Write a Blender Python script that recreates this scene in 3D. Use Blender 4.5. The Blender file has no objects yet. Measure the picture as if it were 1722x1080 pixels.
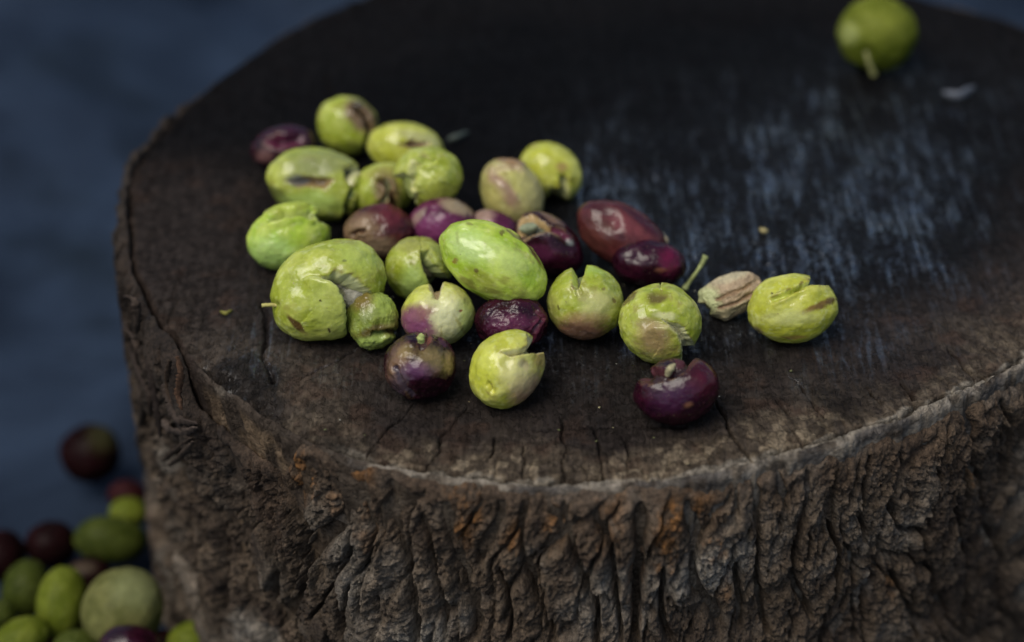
import bpy, math, random
import numpy as np
from mathutils import Vector
random.seed(7)
rng = np.random.default_rng(11)
D = bpy.data
scene = bpy.context.scene
COL = scene.collection
# ------------------------------------------------------------------ camera
LENS, PITCH, DIST = 75.0, math.radians(36), 0.5275
FPX = LENS/36*1722
camd = D.cameras.new('camera'); cam = D.objects.new('camera', camd); COL.objects.link(cam)
camd.lens = LENS; camd.sensor_width = 36; camd.clip_start = .02; camd.clip_end = 50
CP = np.array([0, -DIST*math.cos(PITCH), DIST*math.sin(PITCH)])
cam.location = CP; cam.rotation_euler = (math.pi/2-PITCH, 0, 0)
camd.dof.use_dof = True; camd.dof.focus_distance = 0.505; camd.dof.aperture_fstop = 5.4
camd.dof.aperture_blades = 0
scene.camera = cam
# ------------------------------------------------------------------ sky and sun
world = D.worlds.new('World'); scene.world = world; world.use_nodes = True
SUN_EL, SUN_AZ = math.radians(62), math.radians(-130)      # azimuth from +Y towards +X
wn = world.node_tree; wn.nodes.clear()
sky = wn.nodes.new('ShaderNodeTexSky'); sky.sky_type = 'NISHITA'; sky.sun_disc = False
sky.sun_elevation = SUN_EL; sky.sun_rotation = SUN_AZ
sky.air_density = 1.0; sky.dust_density = 2.5; sky.ozone_density = 1.0
bg = wn.nodes.new('ShaderNodeBackground'); bg.inputs[1].default_value = 0.105
wo = wn.nodes.new('ShaderNodeOutputWorld')
wn.links.new(sky.outputs[0], bg.inputs[0]); wn.links.new(bg.outputs[0], wo.inputs[0])
sund = D.lights.new('sun', 'SUN'); sun = D.objects.new('sun', sund); COL.objects.link(sun)
sund.energy = 2.2; sund.angle = math.radians(40); sund.color = (1, .94, .84)
sd_ = Vector((math.sin(SUN_AZ)*math.cos(SUN_EL), math.cos(SUN_AZ)*math.cos(SUN_EL), math.sin(SUN_EL)))
sun.rotation_euler = sd_.to_track_quat('Z', 'Y').to_euler(); sun.location = sd_*2
scene.view_settings.view_transform = 'Standard'; scene.view_settings.look = 'None'
scene.view_settings.exposure = 0.15; scene.view_settings.gamma = 1
scene.render.engine = 'CYCLES'
scene.cycles.use_denoising = True
scene.cycles.max_bounces = 6

# ------------------------------------------------------------------ helpers
FW = np.array([0, math.cos(PITCH), -math.sin(PITCH)])
UP = np.array([0, math.sin(PITCH), math.cos(PITCH)])
RT = np.array([1., 0, 0])
def ray(px, py): return FW*FPX + RT*(px-861) - UP*(py-540)
def at(px, py, z=0.):
    d = ray(px, py); return CP + d*((z-CP[2])/d[2])
GZ = -0.118
def sstep(a, b, x):
    t = np.clip((x-a)/(b-a), 0, 1); return t*t*(3-2*t)
def _h(i, j, k, s):
    n = (i.astype(np.int64)*374761393 + j.astype(np.int64)*668265263 + k.astype(np.int64)*2147483647 + s*1274126177) & 0xffffffff
    n = ((n ^ (n >> 13))*1274126177) & 0xffffffff
    n = ((n ^ (n >> 16))*2246822519) & 0xffffffff
    return (n ^ (n >> 15)) / 4294967296.0
def vnoise(x, y, z, s=0):
    i, j, k = np.floor(x), np.floor(y), np.floor(z)
    fx, fy, fz = x-i, y-j, z-k
    ux, uy, uz = [f*f*f*(f*(f*6-15)+10) for f in (fx, fy, fz)]
    r = 0
    for a in (0, 1):
        for b in (0, 1):
            for c in (0, 1):
                r = r + _h(i+a, j+b, k+c, s)*(ux if a else 1-ux)*(uy if b else 1-uy)*(uz if c else 1-uz)
    return r*2-1
def fbm(x, y, z, s=0, o=4, g=.5):
    r, a, t = 0, 1, 0
    for q in range(o):
        r = r + a*vnoise(x, y, z, s+q*17); t += a
        x, y, z = x*2.03+5.1, y*2.03-3.7, z*2.03+1.3; a *= g
    return r/t*1.6
def ridged(x, y, z, s=0, o=4, g=.5):
    r, a, t = 0, 1, 0
    for q in range(o):
        r = r + a*(1-np.abs(vnoise(x, y, z, s+q*17))*1.9); t += a
        x, y, z = x*2.07+5.1, y*2.07-3.7, z*2.07+1.3; a *= g
    return r/t
def worley(x, y, s=0):
    i, j = np.floor(x), np.floor(y)
    f1 = np.full(x.shape, 9.); f2 = f1.copy(); cid = f1.copy()
    for a in (-1, 0, 1):
        for b in (-1, 0, 1):
            ii, jj = i+a, j+b; z = np.zeros_like(ii)
            px = ii+.15+.7*_h(ii, jj, z, s); py = jj+.15+.7*_h(ii, jj, z+1, s)
            d = np.hypot(px-x, py-y); c = _h(ii, jj, z+2, s)
            n = d < f1
            f2 = np.where(n, f1, np.minimum(f2, d)); cid = np.where(n, c, cid); f1 = np.where(n, d, f1)
    return f1, f2, cid
def mixc(a, b, t): return a*(1-t[:, None]) + np.asarray(b)*t[:, None]
def C3(*c): return np.array(c, float)
def mesh_obj(name, V, F, mat, parent=None, col=None, extra=None, smooth=True):
    V = np.asarray(V, np.float32); F = np.asarray(F, np.int32)
    me = D.meshes.new(name); n, k = F.shape
    me.vertices.add(len(V)); me.vertices.foreach_set('co', V.ravel())
    me.loops.add(n*k); me.loops.foreach_set('vertex_index', F.ravel())
    me.polygons.add(n); me.polygons.foreach_set('loop_start', np.arange(0, n*k, k, dtype=np.int32))
    me.update(calc_edges=True)
    if smooth: me.polygons.foreach_set('use_smooth', np.ones(n, bool))
    if col is not None:
        a = me.color_attributes.new('Col', 'FLOAT_COLOR', 'POINT')
        a.data.foreach_set('color', np.c_[np.clip(col, 0, 1), np.ones(len(V))].astype(np.float32).ravel())
    for k2, v in (extra or {}).items():
        a = me.attributes.new(k2, 'FLOAT', 'POINT'); a.data.foreach_set('value', np.asarray(v, np.float32))
    me.materials.append(mat)
    o = D.objects.new(name, me); COL.objects.link(o)
    if parent: o.parent = parent
    return o
def tag(o, label=None, cat=None, group=None, kind=None):
    for k, v in (('label', label), ('category', cat), ('group', group), ('kind', kind)):
        if v: o[k] = v
    return o
def empty(name, loc):
    o = D.objects.new(name, None); COL.objects.link(o); o.location = loc; o.empty_display_size = .01; return o

# ------------------------------------------------------------------ materials
class NT:
    def __init__(s, name):
        s.m = D.materials.new(name); s.m.use_nodes = True; s.t = s.m.node_tree
        s.p = s.t.nodes['Principled BSDF']
        s.tc = s.t.nodes.new('ShaderNodeTexCoord')
    def n(s, kind, **kw):
        x = s.t.nodes.new(kind)
        for k, v in kw.items(): setattr(x, k, v)
        return x
    def l(s, a, b): s.t.links.new(a, b)
    def noise(s, scale, detail=4, rough=.55, vec=None, stretch=None, dist=0):
        t = s.n('ShaderNodeTexNoise'); t.inputs['Scale'].default_value = scale
        t.inputs['Detail'].default_value = detail; t.inputs['Roughness'].default_value = rough
        t.inputs['Distortion'].default_value = dist
        src = vec or s.tc.outputs['Object']
        if stretch:
            mp = s.n('ShaderNodeMapping'); mp.inputs['Scale'].default_value = stretch; s.l(src, mp.inputs[0]); src = mp.outputs[0]
        s.l(src, t.inputs['Vector']); return t.outputs['Fac']
    def attr(s, name, out='Fac'):
        a = s.n('ShaderNodeAttribute'); a.attribute_name = name; return a.outputs[out]
    def math(s, op, a, b=None, clamp=False):
        m = s.n('ShaderNodeMath', operation=op); m.use_clamp = clamp
        for i, v in enumerate((a, b)):
            if v is None: continue
            if isinstance(v, (int, float)): m.inputs[i].default_value = v
            else: s.l(v, m.inputs[i])
        return m.outputs[0]
    def ramp(s, fac, lo, hi, a=0., b=1.):
        m = s.n('ShaderNodeMapRange'); s.l(fac, m.inputs[0])
        for i, v in zip((1, 2, 3, 4), (lo, hi, a, b)): m.inputs[i].default_value = v
        return m.outputs[0]
    def mul(s, col, fac):                       # colour times grey factor
        m = s.n('ShaderNodeMix', data_type='RGBA', blend_type='MULTIPLY'); m.inputs[0].default_value = 1
        s.l(col, m.inputs[6])
        cr = s.n('ShaderNodeCombineColor')
        for i in range(3): s.l(fac, cr.inputs[i])
        s.l(cr.outputs[0], m.inputs[7]); return m.outputs[2]
    def mix(s, a, b, fac):
        m = s.n('ShaderNodeMix', data_type='RGBA')
        for i, v in ((6, a), (7, b)):
            if isinstance(v, tuple): m.inputs[i].default_value = (*v, 1)
            else: s.l(v, m.inputs[i])
        s.l(fac, m.inputs[0]); return m.outputs[2]
    def bump(s, h, dist, strength=1., prev=None):
        b = s.n('ShaderNodeBump'); b.inputs['Strength'].default_value = strength; b.inputs['Distance'].default_value = dist
        s.l(h, b.inputs['Height'])
        if prev: s.l(prev, b.inputs['Normal'])
        return b.outputs[0]
    def out(s, col, rough, nrm=None, **kw):
        for k, v in (('Base Color', col), ('Roughness', rough), ('Normal', nrm)):
            if v is None: continue
            if isinstance(v, (int, float)): s.p.inputs[k].default_value = v
            elif isinstance(v, tuple): s.p.inputs[k].default_value = (*v, 1)
            else: s.l(v, s.p.inputs[k])
        for k, v in kw.items():
            k = k.replace('_', ' ')
            if isinstance(v, (int, float, tuple)): s.p.inputs[k].default_value = v
            else: s.l(v, s.p.inputs[k])
        return s.m

def olive_material(name, rough, spots, sss, wr, coat=.8, cr=.13, sp=.5):
    t = NT(name)
    c = t.attr('Col', 'Color')
    c = t.mul(c, t.ramp(t.noise(420, 4, .6), .3, .7, .84, 1.12))
    sp = t.math('MULTIPLY', t.ramp(t.noise(1500, 2, .5), .70, .74), t.ramp(t.noise(260, 2), .52, .6))
    c = t.mix(c, spots, sp)
    c = t.mix(c, (.6, .58, .3), t.math('MULTIPLY', t.ramp(t.noise(2300, 1, .4), .70, .76, 0, .35), t.attr('dots')))
    r = t.math('ADD', t.ramp(t.noise(700, 3, .6), .3, .7, rough-.10, rough+.12), t.math('MULTIPLY', t.attr('flesh'), .25))
    b = t.bump(t.noise(950, 3, .55), .00016, .8)
    b = t.bump(t.noise(330, 3, .5, dist=.6), .00055*wr, 1., b)
    m = t.out(c, r, b, Subsurface_Weight=sss, Subsurface_Radius=(.0025, .0020, .0006), Subsurface_Scale=.6,
              Coat_Weight=coat, Coat_Roughness=cr, Specular_IOR_Level=sp)
    t.l(t.bump(t.noise(520, 4, .6), .0004*wr), t.p.inputs['Coat Normal'])
    return m
M_GREEN = olive_material('olive_skin_green', .34, (.14, .08, .025), .16, .28)
M_PURPLE = olive_material('olive_skin_purple', .28, (.16, .05, .07), .04, .7, .7, .17, .4)
M_DULL_SHADED = olive_material('olive_skin_dull_shaded', .6, (.05, .04, .02), .05, .6, .06, .3, .2)
M_WRINK = olive_material('olive_skin_wrinkled', .30, (.12, .06, .02), .08, .8)

def plain_attr(name, rough, bs, bd, spec=.3, cs=600, stretch=None):
    t = NT(name)
    c = t.mul(t.attr('Col', 'Color'), t.ramp(t.noise(cs, 5, .65, stretch=stretch), .25, .75, .6, 1.35))
    return t.out(c, rough, t.bump(t.noise(bs, 5, .65, stretch=stretch), bd), Specular_IOR_Level=spec)
M_STEM = plain_attr('stem_fibre', .55, 1500, .0002)
M_PIT = plain_attr('stone_flesh', .5, 700, .0005, .4, 900, (1, .3, 1))
M_DEBRIS = plain_attr('crumb', .5, 1500, .0003)
M_STRAND = plain_attr('bark_fibre', .8, 900, .0008, .2, 900, (1, 1, .25))

# bark
t = NT('bark_material')
c = t.mul(t.attr('Col', 'Color'), t.ramp(t.noise(700, 7, .75), .33, .67, .28, 2.1))
b = t.bump(t.noise(1100, 5, .7), .0012, 1.)
b = t.bump(t.noise(420, 5, .65, stretch=(1, 1, .5)), .0028, 1., b)
M_BARK = t.out(c, .78, b, Specular_IOR_Level=.3)

# sawn wood: dark wet end grain
t = NT('sawn_wood_material')
c = t.attr('Col', 'Color')
c = t.mul(c, t.ramp(t.noise(330, 6, .68), .28, .72, .55, 1.45))
c = t.mul(c, t.ramp(t.noise(900, 3, .6, stretch=(1, .12, 1)), .3, .7, .82, 1.18))
wet = t.attr('wet')
blot = t.ramp(t.noise(75, 4, .6), .38, .62)
st1 = t.ramp(t.noise(620, 4, .65, stretch=(1, .09, 1)), .48, .63)
st2 = t.ramp(t.noise(800, 4, .7, stretch=(1, .7, 1), dist=.5), .50, .66)
st3 = t.ramp(t.noise(150, 4, .65, stretch=(1, .4, 1)), .42, .60, .1, 1.)
w2 = t.math('MULTIPLY', wet, t.math('MULTIPLY', t.math('ADD', t.math('MULTIPLY', st1, .75), t.math('MULTIPLY', st2, .65)), st3))
w2 = t.math('MINIMUM', t.math('ADD', t.math('MULTIPLY', w2, 1.25), t.math('MULTIPLY', wet, .14)), 1.)
rough = t.ramp(w2, 0, 1, .55, .15)
saw = t.noise(520, 3, .6, stretch=(1, .07, 1))
saw2 = t.noise(210, 3, .6, stretch=(1, .12, 1), dist=.3)
chip = t.noise(420, 5, .7, stretch=(1, .8, 1), dist=.8)
fine = t.noise(1400, 3, .6)
t_chip = .0006
b = t.bump(saw, .0008, .9)
b = t.bump(saw2, .0012, .7, b)
b = t.bump(t.ramp(chip, .50, .62), t_chip, .8, b)
b = t.bump(fine, .0003, .7, b)
M_WOOD = t.out(c, rough, b, Specular_IOR_Level=t.ramp(w2, 0, 1, .03, .8), Coat_Weight=t.ramp(w2, .15, 1., 0, 1.), Coat_IOR=2.4, Coat_Roughness=.10)
t.l(t.bump(saw, .0005, .7, t.bump(chip, .0008, .6)), t.p.inputs['Coat Normal'])

# tarp
t = NT('tarpaulin_material')
c = t.mix((.0045, .0085, .017), (.026, .042, .072), t.ramp(t.noise(9, 5, .62, dist=.5), .36, .66))
c = t.mix(c, (.005, .009, .013), t.ramp(t.noise(16, 3, .6), .52, .72, 0, .8))
wv = t.n('ShaderNodeTexWave'); wv.inputs['Scale'].default_value = 330; wv.inputs['Distortion'].default_value = .6
t.l(t.tc.outputs['Object'], wv.inputs[0])
M_TARP = t.out(c, .62, t.bump(wv.outputs['Fac'], .0002, .5), Specular_IOR_Level=.12)
t = NT('soil_material')
M_SOIL = t.out(t.mix((.05, .035, .022), (.09, .065, .045), t.noise(20, 6, .7)), .9, t.bump(t.noise(60, 6, .7), .01))

# ------------------------------------------------------------------ stump outline
CX, CY = .034, .071
def th_of(px, py, z=0.):
    p = at(px, py, z); return math.atan2(p[1]-CY, p[0]-CX), math.hypot(p[0]-CX, p[1]-CY)
def outline(pts, n=4):
    A = sorted(th_of(*p) for p in pts); th = np.array([a[0] for a in A]); r = np.array([a[1] for a in A])
    th = np.concatenate([th-2*math.pi, th, th+2*math.pi]); r = np.tile(r, 3)
    return lambda q: np.interp(q, th, r)
WPTS = [(1722, 597), (1600, 668), (1450, 722), (1300, 768), (1200, 790), (1100, 806), (1000, 814), (900, 814), (800, 805), (700, 790), (600, 768),
        (540, 748), (480, 718), (430, 680), (390, 650), (345, 618), (310, 575), (280, 545), (252, 500), (240, 460), (232, 420), (228, 370),
        (228, 330), (238, 280), (270, 238), (310, 186), (370, 133), (440, 85), (480, 60), (600, 2), (850, -48), (1050, -58), (1300, -45),
        (1560, 2), (1640, 22), (1722, 48), (1830, 110), (1900, 200), (1925, 300), (1905, 410), (1850, 500), (1790, 555)]
W0 = outline(WPTS)
def WR(th):
    k = np.linspace(-.03, .03, 7); r = sum(W0(((th+q+math.pi) % (2*math.pi))-math.pi) for q in k)/7
    cx, cy = np.cos(th), np.sin(th)
    return r + .0005*fbm(cx*9, cy*9, 0*cx, 5, 4) + .0005*fbm(cx*40, cy*40, 0*cx, 8, 3)
TH_L = th_of(228, 400)[0]
def front(th, a, b, w=.08):                     # soft window on an angle range
    d = lambda x: ((x+math.pi) % (2*math.pi))-math.pi
    m = (a+b)/2; h = abs(b-a)/2
    return 1-sstep(h, h+w, np.abs(d(th-m)))
A_LB = th_of(300, 190)[0]; A_LF = th_of(345, 618)[0]; A_LF2 = th_of(470, 715)[0]; A_600 = th_of(600, 768)[0]
A_FR = th_of(1722, 597)[0]
TW = 2*math.pi
def wrap_mid(a, b):                              # window endpoints that straddle +-pi
    if a > 0 and b < 0: b += TW
    return a, b
LB, LF = wrap_mid(A_LB, A_LF)
def thick(th):
    return .0026 + .0012*front(th, LB, LF, .15)
def gapw(th):
    return .0002 + .0014*front(th, LB+.1, LF-.05, .12)
def theta_samples(nf, nb):
    a0, a1 = -3.45, -.45
    return np.concatenate([np.linspace(a0, a1, nf, endpoint=False), np.linspace(a1, a0+TW, nb, endpoint=False)])

# polyline distance in 2D arrays
def pldist(X, Y, pts):
    d = np.full(X.shape, 1e9); tt = np.zeros(X.shape); n = len(pts)-1
    for i in range(n):
        (ax, ay), (bx, by) = pts[i][:2], pts[i+1][:2]
        vx, vy = bx-ax, by-ay; L = vx*vx+vy*vy+1e-18
        t = np.clip(((X-ax)*vx+(Y-ay)*vy)/L, 0, 1); q = np.hypot(X-ax-t*vx, Y-ay-t*vy)
        m = q < d; d = np.where(m, q, d); tt = np.where(m, (i+t)/n, tt)
    return d, tt

# ------------------------------------------------------------------ stump wood
stump = empty('tree_stump', (CX, CY, GZ))
tag(stump, 'dark sawn tree stump with rough furrowed bark, carrying the cracked olives', 'tree stump')
TOPZ = GZ
th = theta_samples(1400, 330); nt = len(th)
wr = WR(th)
rho = 1-(1-np.linspace(0, 1, 200)[1:])**1.35
rows_r = [wr*q for q in rho]; rows_z = [0*th for q in rho]
cham = [(.0005, -.0002), (.0010, -.0007), (.0013, -.0015), (.0014, -.0024), (.0013, -.0035), (.0012, -.005), (.0010, -.007), (.0008, -.009), (.0006, -.012), (.0, -.017), (-.002, -.03), (-.002, -.112)]
for dr, dz in cham: rows_r.append(wr+dr); rows_z.append(0*th+dz)
Rr = np.array(rows_r); Zz = np.array(rows_z); TT = np.tile(th, (len(Rr), 1))
X = (CX+Rr*np.cos(TT)).ravel(); Y = (CY+Rr*np.sin(TT)).ravel(); Z = Zz.ravel(); T = TT.ravel(); RR = Rr.ravel()
edge = np.tile(wr, (len(Rr), 1)).ravel()-RR       # distance inside the rim
istop = (Z >= -1e-6)
top = istop.astype(float)
S = T*.135
# relief of the sawn face
Z = Z + top*(.0005*fbm(X*60, Y*60, 0*X, 3, 4) + .00016*fbm(X*900, Y*70, 0*X, 9, 3))
Z = Z + top*(.00022*ridged(X*300, Y*300, 0*X, 12, 3)*sstep(.03, .0, edge))
ringd = edge + .0016*fbm(X*28, Y*28, 0*X, 21, 3)
Z = Z - top*.00007*sstep(.86, 1., np.cos(ringd*TW/.0042))
# saw kerf lines running away from the camera
CR = [([(690, 678), (662, 708), (642, 735), (615, 766)], .26, .0018), ([(792, 688), (770, 702), (745, 735), (722, 786)], .26, .0018),
      ([(1196, 665), (1215, 702), (1240, 738), (1264, 778)], .42, .003), ([(1325, 633), (1355, 665), (1387, 702)], .24, .0018),
      ([(1455, 650), (1463, 662), (1476, 680)], .4, .002), ([(1518, 640), (1530, 655), (1542, 674)], .4, .002),
      ([(1300, 668), (1312, 682), (1325, 697)], .3, .0012), ([(945, 700), (946, 760), (948, 806)], .3, .0014), ([(1003, 722), (1004, 760), (1010, 808)], .35, .0014),
      ([(834, 728), (829, 748), (822, 770)], .3, .0014), ([(884, 745), (880, 775), (876, 800)], .25, .001), ([(1052, 735), (1056, 770), (1060, 800)], .25, .001),
      ([(440, 505), (446, 560), (448, 600), (456, 645)], .6, .0022), ([(1600, 590), (1620, 612), (1640, 640)], .35, .0014),
      ([(360, 630), (430, 690), (480, 722), (540, 748), (600, 766), (700, 787), (800, 801), (880, 809)], .45, .002),
      ([(880, 808), (960, 812), (1010, 808)], .7, .003), ([(1270, 772), (1400, 735), (1540, 690), (1640, 643), (1722, 596)], .45, .0016),
      ([(560, 560), (600, 585), (660, 600)], .25, .0008), ([(500, 640), (540, 620), (600, 590)], .25, .0008), ([(860, 720), (950, 728), (1050, 718), (1150, 716)], .3, .0008),
      ([(650, 505), (640, 470), (560, 200), (545, 120)], .4, .0012)]
cdark = np.zeros(len(X))
wx = X + .0009*fbm(X*160, Y*160, 0*X, 33, 3); wy = Y + .0009*fbm(X*160, Y*160, 0*X, 44, 3)
for pts, w, d in CR:
    P = [at(*p)[:2] for p in pts]
    dd, tt = pldist(wx, wy, P); w = w/1000*(.7+.5*vnoise(X*300, Y*300, 0*X, 5))
    k = np.exp(-(dd/w)**2)*sstep(0, .12, tt+.03)
    Z = Z - top*k*d; cdark = np.maximum(cdark, k)
# small random checks near the front rim (radial)
a, b_, cid = worley(S*95, edge*38, 71)
chk = sstep(.06, .0, b_-a)*sstep(.012, .004, edge)*(cid > .35)
Z = Z - top*chk*.0006
# ragged rim
side = (~istop) & (Z > -.04)
jag = fbm(S*110, Z*60, 0*S, 61, 4)
RR = RR + side*(.0007*jag) + np.where(side, .0009*ridged(S*330, Z*45, 0*S, 62, 3)*sstep(-.001, -.006, Z), 0)
brk = front(T, A_LF, A_LF2, .10)
Z = Z - brk*sstep(.006, 0, edge)*(istop)*(.0012+.0016*ridged(X*200, Y*200, 0*X, 66, 3))
X = CX+RR*np.cos(T); Y = CY+RR*np.sin(T)
# colours (own colours of the wood: soaked dark heart, browner rim, bleached outer rings)
n1 = fbm(X*45, Y*45, 0*X, 81, 4); n2 = fbm(X*140, Y*140, 0*X, 82, 4); n3 = fbm(X*420, Y*420, 0*X, 83, 3)
dark = C3(.0035, .0033, .0036); brown = C3(.024, .0190, .0165); tan = C3(.15, .115, .075)
e2 = edge + .010*n1
rimf = front(T, A_600, A_FR+.5, .35)
col = np.tile(dark, (len(X), 1))
fr_ = front(T, A_LF-.5, A_FR+.5, .35)
col = mixc(col, brown*.55, sstep(.055, .025, e2)*(.15+.75*fr_))
col = mixc(col, brown, sstep(.044, .012, e2)*(.05+.95*fr_))
col = mixc(col, C3(.050, .039, .029), sstep(.020, .006, e2+.003*n2)*front(T, A_LF, A_FR+.5, .3)*.8)
col = mixc(col, C3(.05, .028, .018), sstep(.1, .7, n2)*sstep(.04, .01, e2)*.4*fr_)
# mosaic of bleached blocks
bs = S + .0012*n2
qa, qb, qc = worley(bs*330, edge*300+.4*n2, 91)
mosa = rimf*sstep(.0165, .005, edge+.004*n1+.003*n2)
A_L2, A_R2 = th_of(760, 800)[0], th_of(1350, 755)[0]
mosa = mosa*(.30+.70*front(T, A_L2, A_R2, .2))
col = mixc(col, tan, mosa*(.30+.38*sstep(.2, .9, qc+.3*n3))*np.clip(.75+.5*n3+.3*n2, .2, 1))
col = mixc(col, C3(.25, .20, .135), mosa*sstep(.62, .9, qc+.3*n3)*.42)
col = mixc(col, C3(.27, .24, .19), front(T, th_of(640, 780)[0], A_FR+.5, .12)*sstep(.0018, .0006, edge+.0012*n2)*.6)
col = mixc(col, brown*.5, (qb-qa < .09)*mosa*.5)
rg = np.cos((edge+.0012*n1)*TW/.0031+1.5*n1)
col = col*(1+.10*rg*sstep(.05, .01, edge))[:, None]
sp_ = np.cos(T*420+6*n1)*sstep(.025, .004, edge)
col = col*(1+.10*sp_)[:, None]
# black stains near rim
for (px, py, r, k) in ((1440, 690, .010, .8), (1230, 690, .006, .5), (560, 730, .006, .5), (400, 640, .008, .9), (450, 690, .006, .8), (1010, 690, .008, .4)):
    p = at(px, py); q = np.hypot(X-p[0], Y-p[1])
    col = mixc(col, dark*1.2, sstep(r, r*.3, q+.55*r*n2+.5*r*n1)*k*.8)
# side of the wood
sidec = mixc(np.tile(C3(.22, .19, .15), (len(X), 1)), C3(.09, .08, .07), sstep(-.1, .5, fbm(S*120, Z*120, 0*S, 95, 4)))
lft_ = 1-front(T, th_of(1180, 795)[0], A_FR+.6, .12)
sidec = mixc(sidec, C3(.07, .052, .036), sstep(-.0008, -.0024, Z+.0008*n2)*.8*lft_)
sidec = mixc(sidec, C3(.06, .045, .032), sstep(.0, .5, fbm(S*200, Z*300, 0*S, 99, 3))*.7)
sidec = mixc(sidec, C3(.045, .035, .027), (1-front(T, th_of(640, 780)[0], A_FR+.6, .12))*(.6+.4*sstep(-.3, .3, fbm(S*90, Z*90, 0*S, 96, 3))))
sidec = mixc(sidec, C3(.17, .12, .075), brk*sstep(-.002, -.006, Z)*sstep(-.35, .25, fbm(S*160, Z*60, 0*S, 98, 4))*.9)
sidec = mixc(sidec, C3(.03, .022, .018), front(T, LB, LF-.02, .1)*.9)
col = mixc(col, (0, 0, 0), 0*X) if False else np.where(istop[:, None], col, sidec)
col = mixc(col, C3(.006, .005, .005), cdark*top*.75)
# wetness of the damp wood; its spread also paints in the uneven sky reflection
def blob(px, py, rx, ry):
    p = at(px, py); return np.exp(-(((X-p[0])/rx)**2+((Y-p[1])/ry)**2))
wet = np.clip(1.15*blob(1400, 300, .030, .034) + .9*blob(1240, 430, .034, .024) + .45*blob(1480, 190, .04, .03) + .45*blob(850, 610, .07, .016) + .25*blob(1150, 590, .05, .014) + .55*blob(1010, 330, .012, .035)
              + .30*blob(1120, 360, .030, .05) + .3*blob(1600, 400, .03, .03) + .3*blob(440, 560, .008, .03) + .4*blob(1400, 560, .02, .012), 0, 1)
wet = np.clip(wet*(1+.35*fbm(X*70, Y*30, 0*X, 97, 3)), 0, 1)*top
V = np.c_[X-CX, Y-CY, Z-GZ]
nr = len(Rr)
V = np.r_[[[0, 0, -GZ]], V]; col = np.r_[[dark], col]; wet = np.r_[[0], wet]
I = np.arange(nr*nt).reshape(nr, nt)+1
J = np.roll(I, -1, axis=1)
F = np.stack([I[:-1], I[1:], J[1:], J[:-1]], -1).reshape(-1, 4)
F0 = np.stack([np.zeros(nt, int), I[0], J[0], J[0]], -1)
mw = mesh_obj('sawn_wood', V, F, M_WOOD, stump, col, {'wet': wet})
# centre fan folded into a tiny disc so the surface is closed
mesh_c = mesh_obj('heart', np.r_[[[0, 0, -GZ+Z[:nt].mean()]], np.c_[X[:nt]-CX, Y[:nt]-CY, Z[:nt]-GZ]][:, :],
                  np.stack([np.zeros(nt, int), np.arange(nt)+1, np.roll(np.arange(nt)+1, -1)], -1), M_WOOD, stump, np.tile(dark, (nt+1, 1)), {'wet': np.zeros(nt+1)+.1})

# ------------------------------------------------------------------ bark
th = theta_samples(1300, 150); nt = len(th)
wr = WR(th); tk = thick(th); gp = gapw(th)
zt = -.0013 - .0009*np.clip(fbm(np.cos(th)*22, np.sin(th)*22, 0*th, 101, 4), -1, 1) - .0130*front(th, A_LF, A_LF2, .06) \
     + .0022*front(th, LB, LF, .1)*(1+.5*vnoise(th*60, 0*th, 0*th, 5)) - .0028*front(th, th_of(1250, 780)[0], A_FR+.3, .15)*(1+.5*vnoise(th*40, 0*th, 0*th, 6))
inn = [(-.020, 0), (-.010, 0), (-.004, 0.05), (-.001, .12)]
NR = 400
rows_r, rows_z, rows_k = [], [], []
for dz, f in inn: rows_r.append(wr+gp+f*tk); rows_z.append(zt+dz); rows_k.append(0*th)
for q in np.linspace(0, 1, 9)[:-1]:
    rows_r.append(wr+gp+tk*(.2+.8*q)); rows_z.append(zt-.0022*q*q); rows_k.append(0*th+q*.55)
zz = np.linspace(0, 1, NR)
for q in zz:
    rows_r.append(wr+gp+tk+.0008*min(1, q*20)); rows_z.append((zt-.0026)*(1-q)+q*(GZ-.004)); rows_k.append(0*th+min(1, .6+q*25))
Rr = np.array(rows_r); Zz = np.array(rows_z); K = np.array(rows_k).ravel(); TT = np.tile(th, (len(Rr), 1)); T = TT.ravel(); Z = Zz.ravel(); R0 = Rr.ravel()
S = T*.139
def bark_pt(px, py):                              # photo pixel -> (arc length, height) on the bark cylinder
    d = ray(px, py); d = d/np.linalg.norm(d)
    ts = np.linspace(.2, 1.0, 1601); P = CP+ts[:, None]*d
    r = np.hypot(P[:, 0]-CX, P[:, 1]-CY); a = np.arctan2(P[:, 1]-CY, P[:, 0]-CX)
    ok = np.where((r < W0(a)+.0045) & (P[:, 2] < .012))[0]
    i = ok[0] if len(ok) else np.argmin(r)
    aa = a[i]; aa = aa-TW if aa > .5 else aa
    return aa*.139, P[i, 2]
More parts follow.
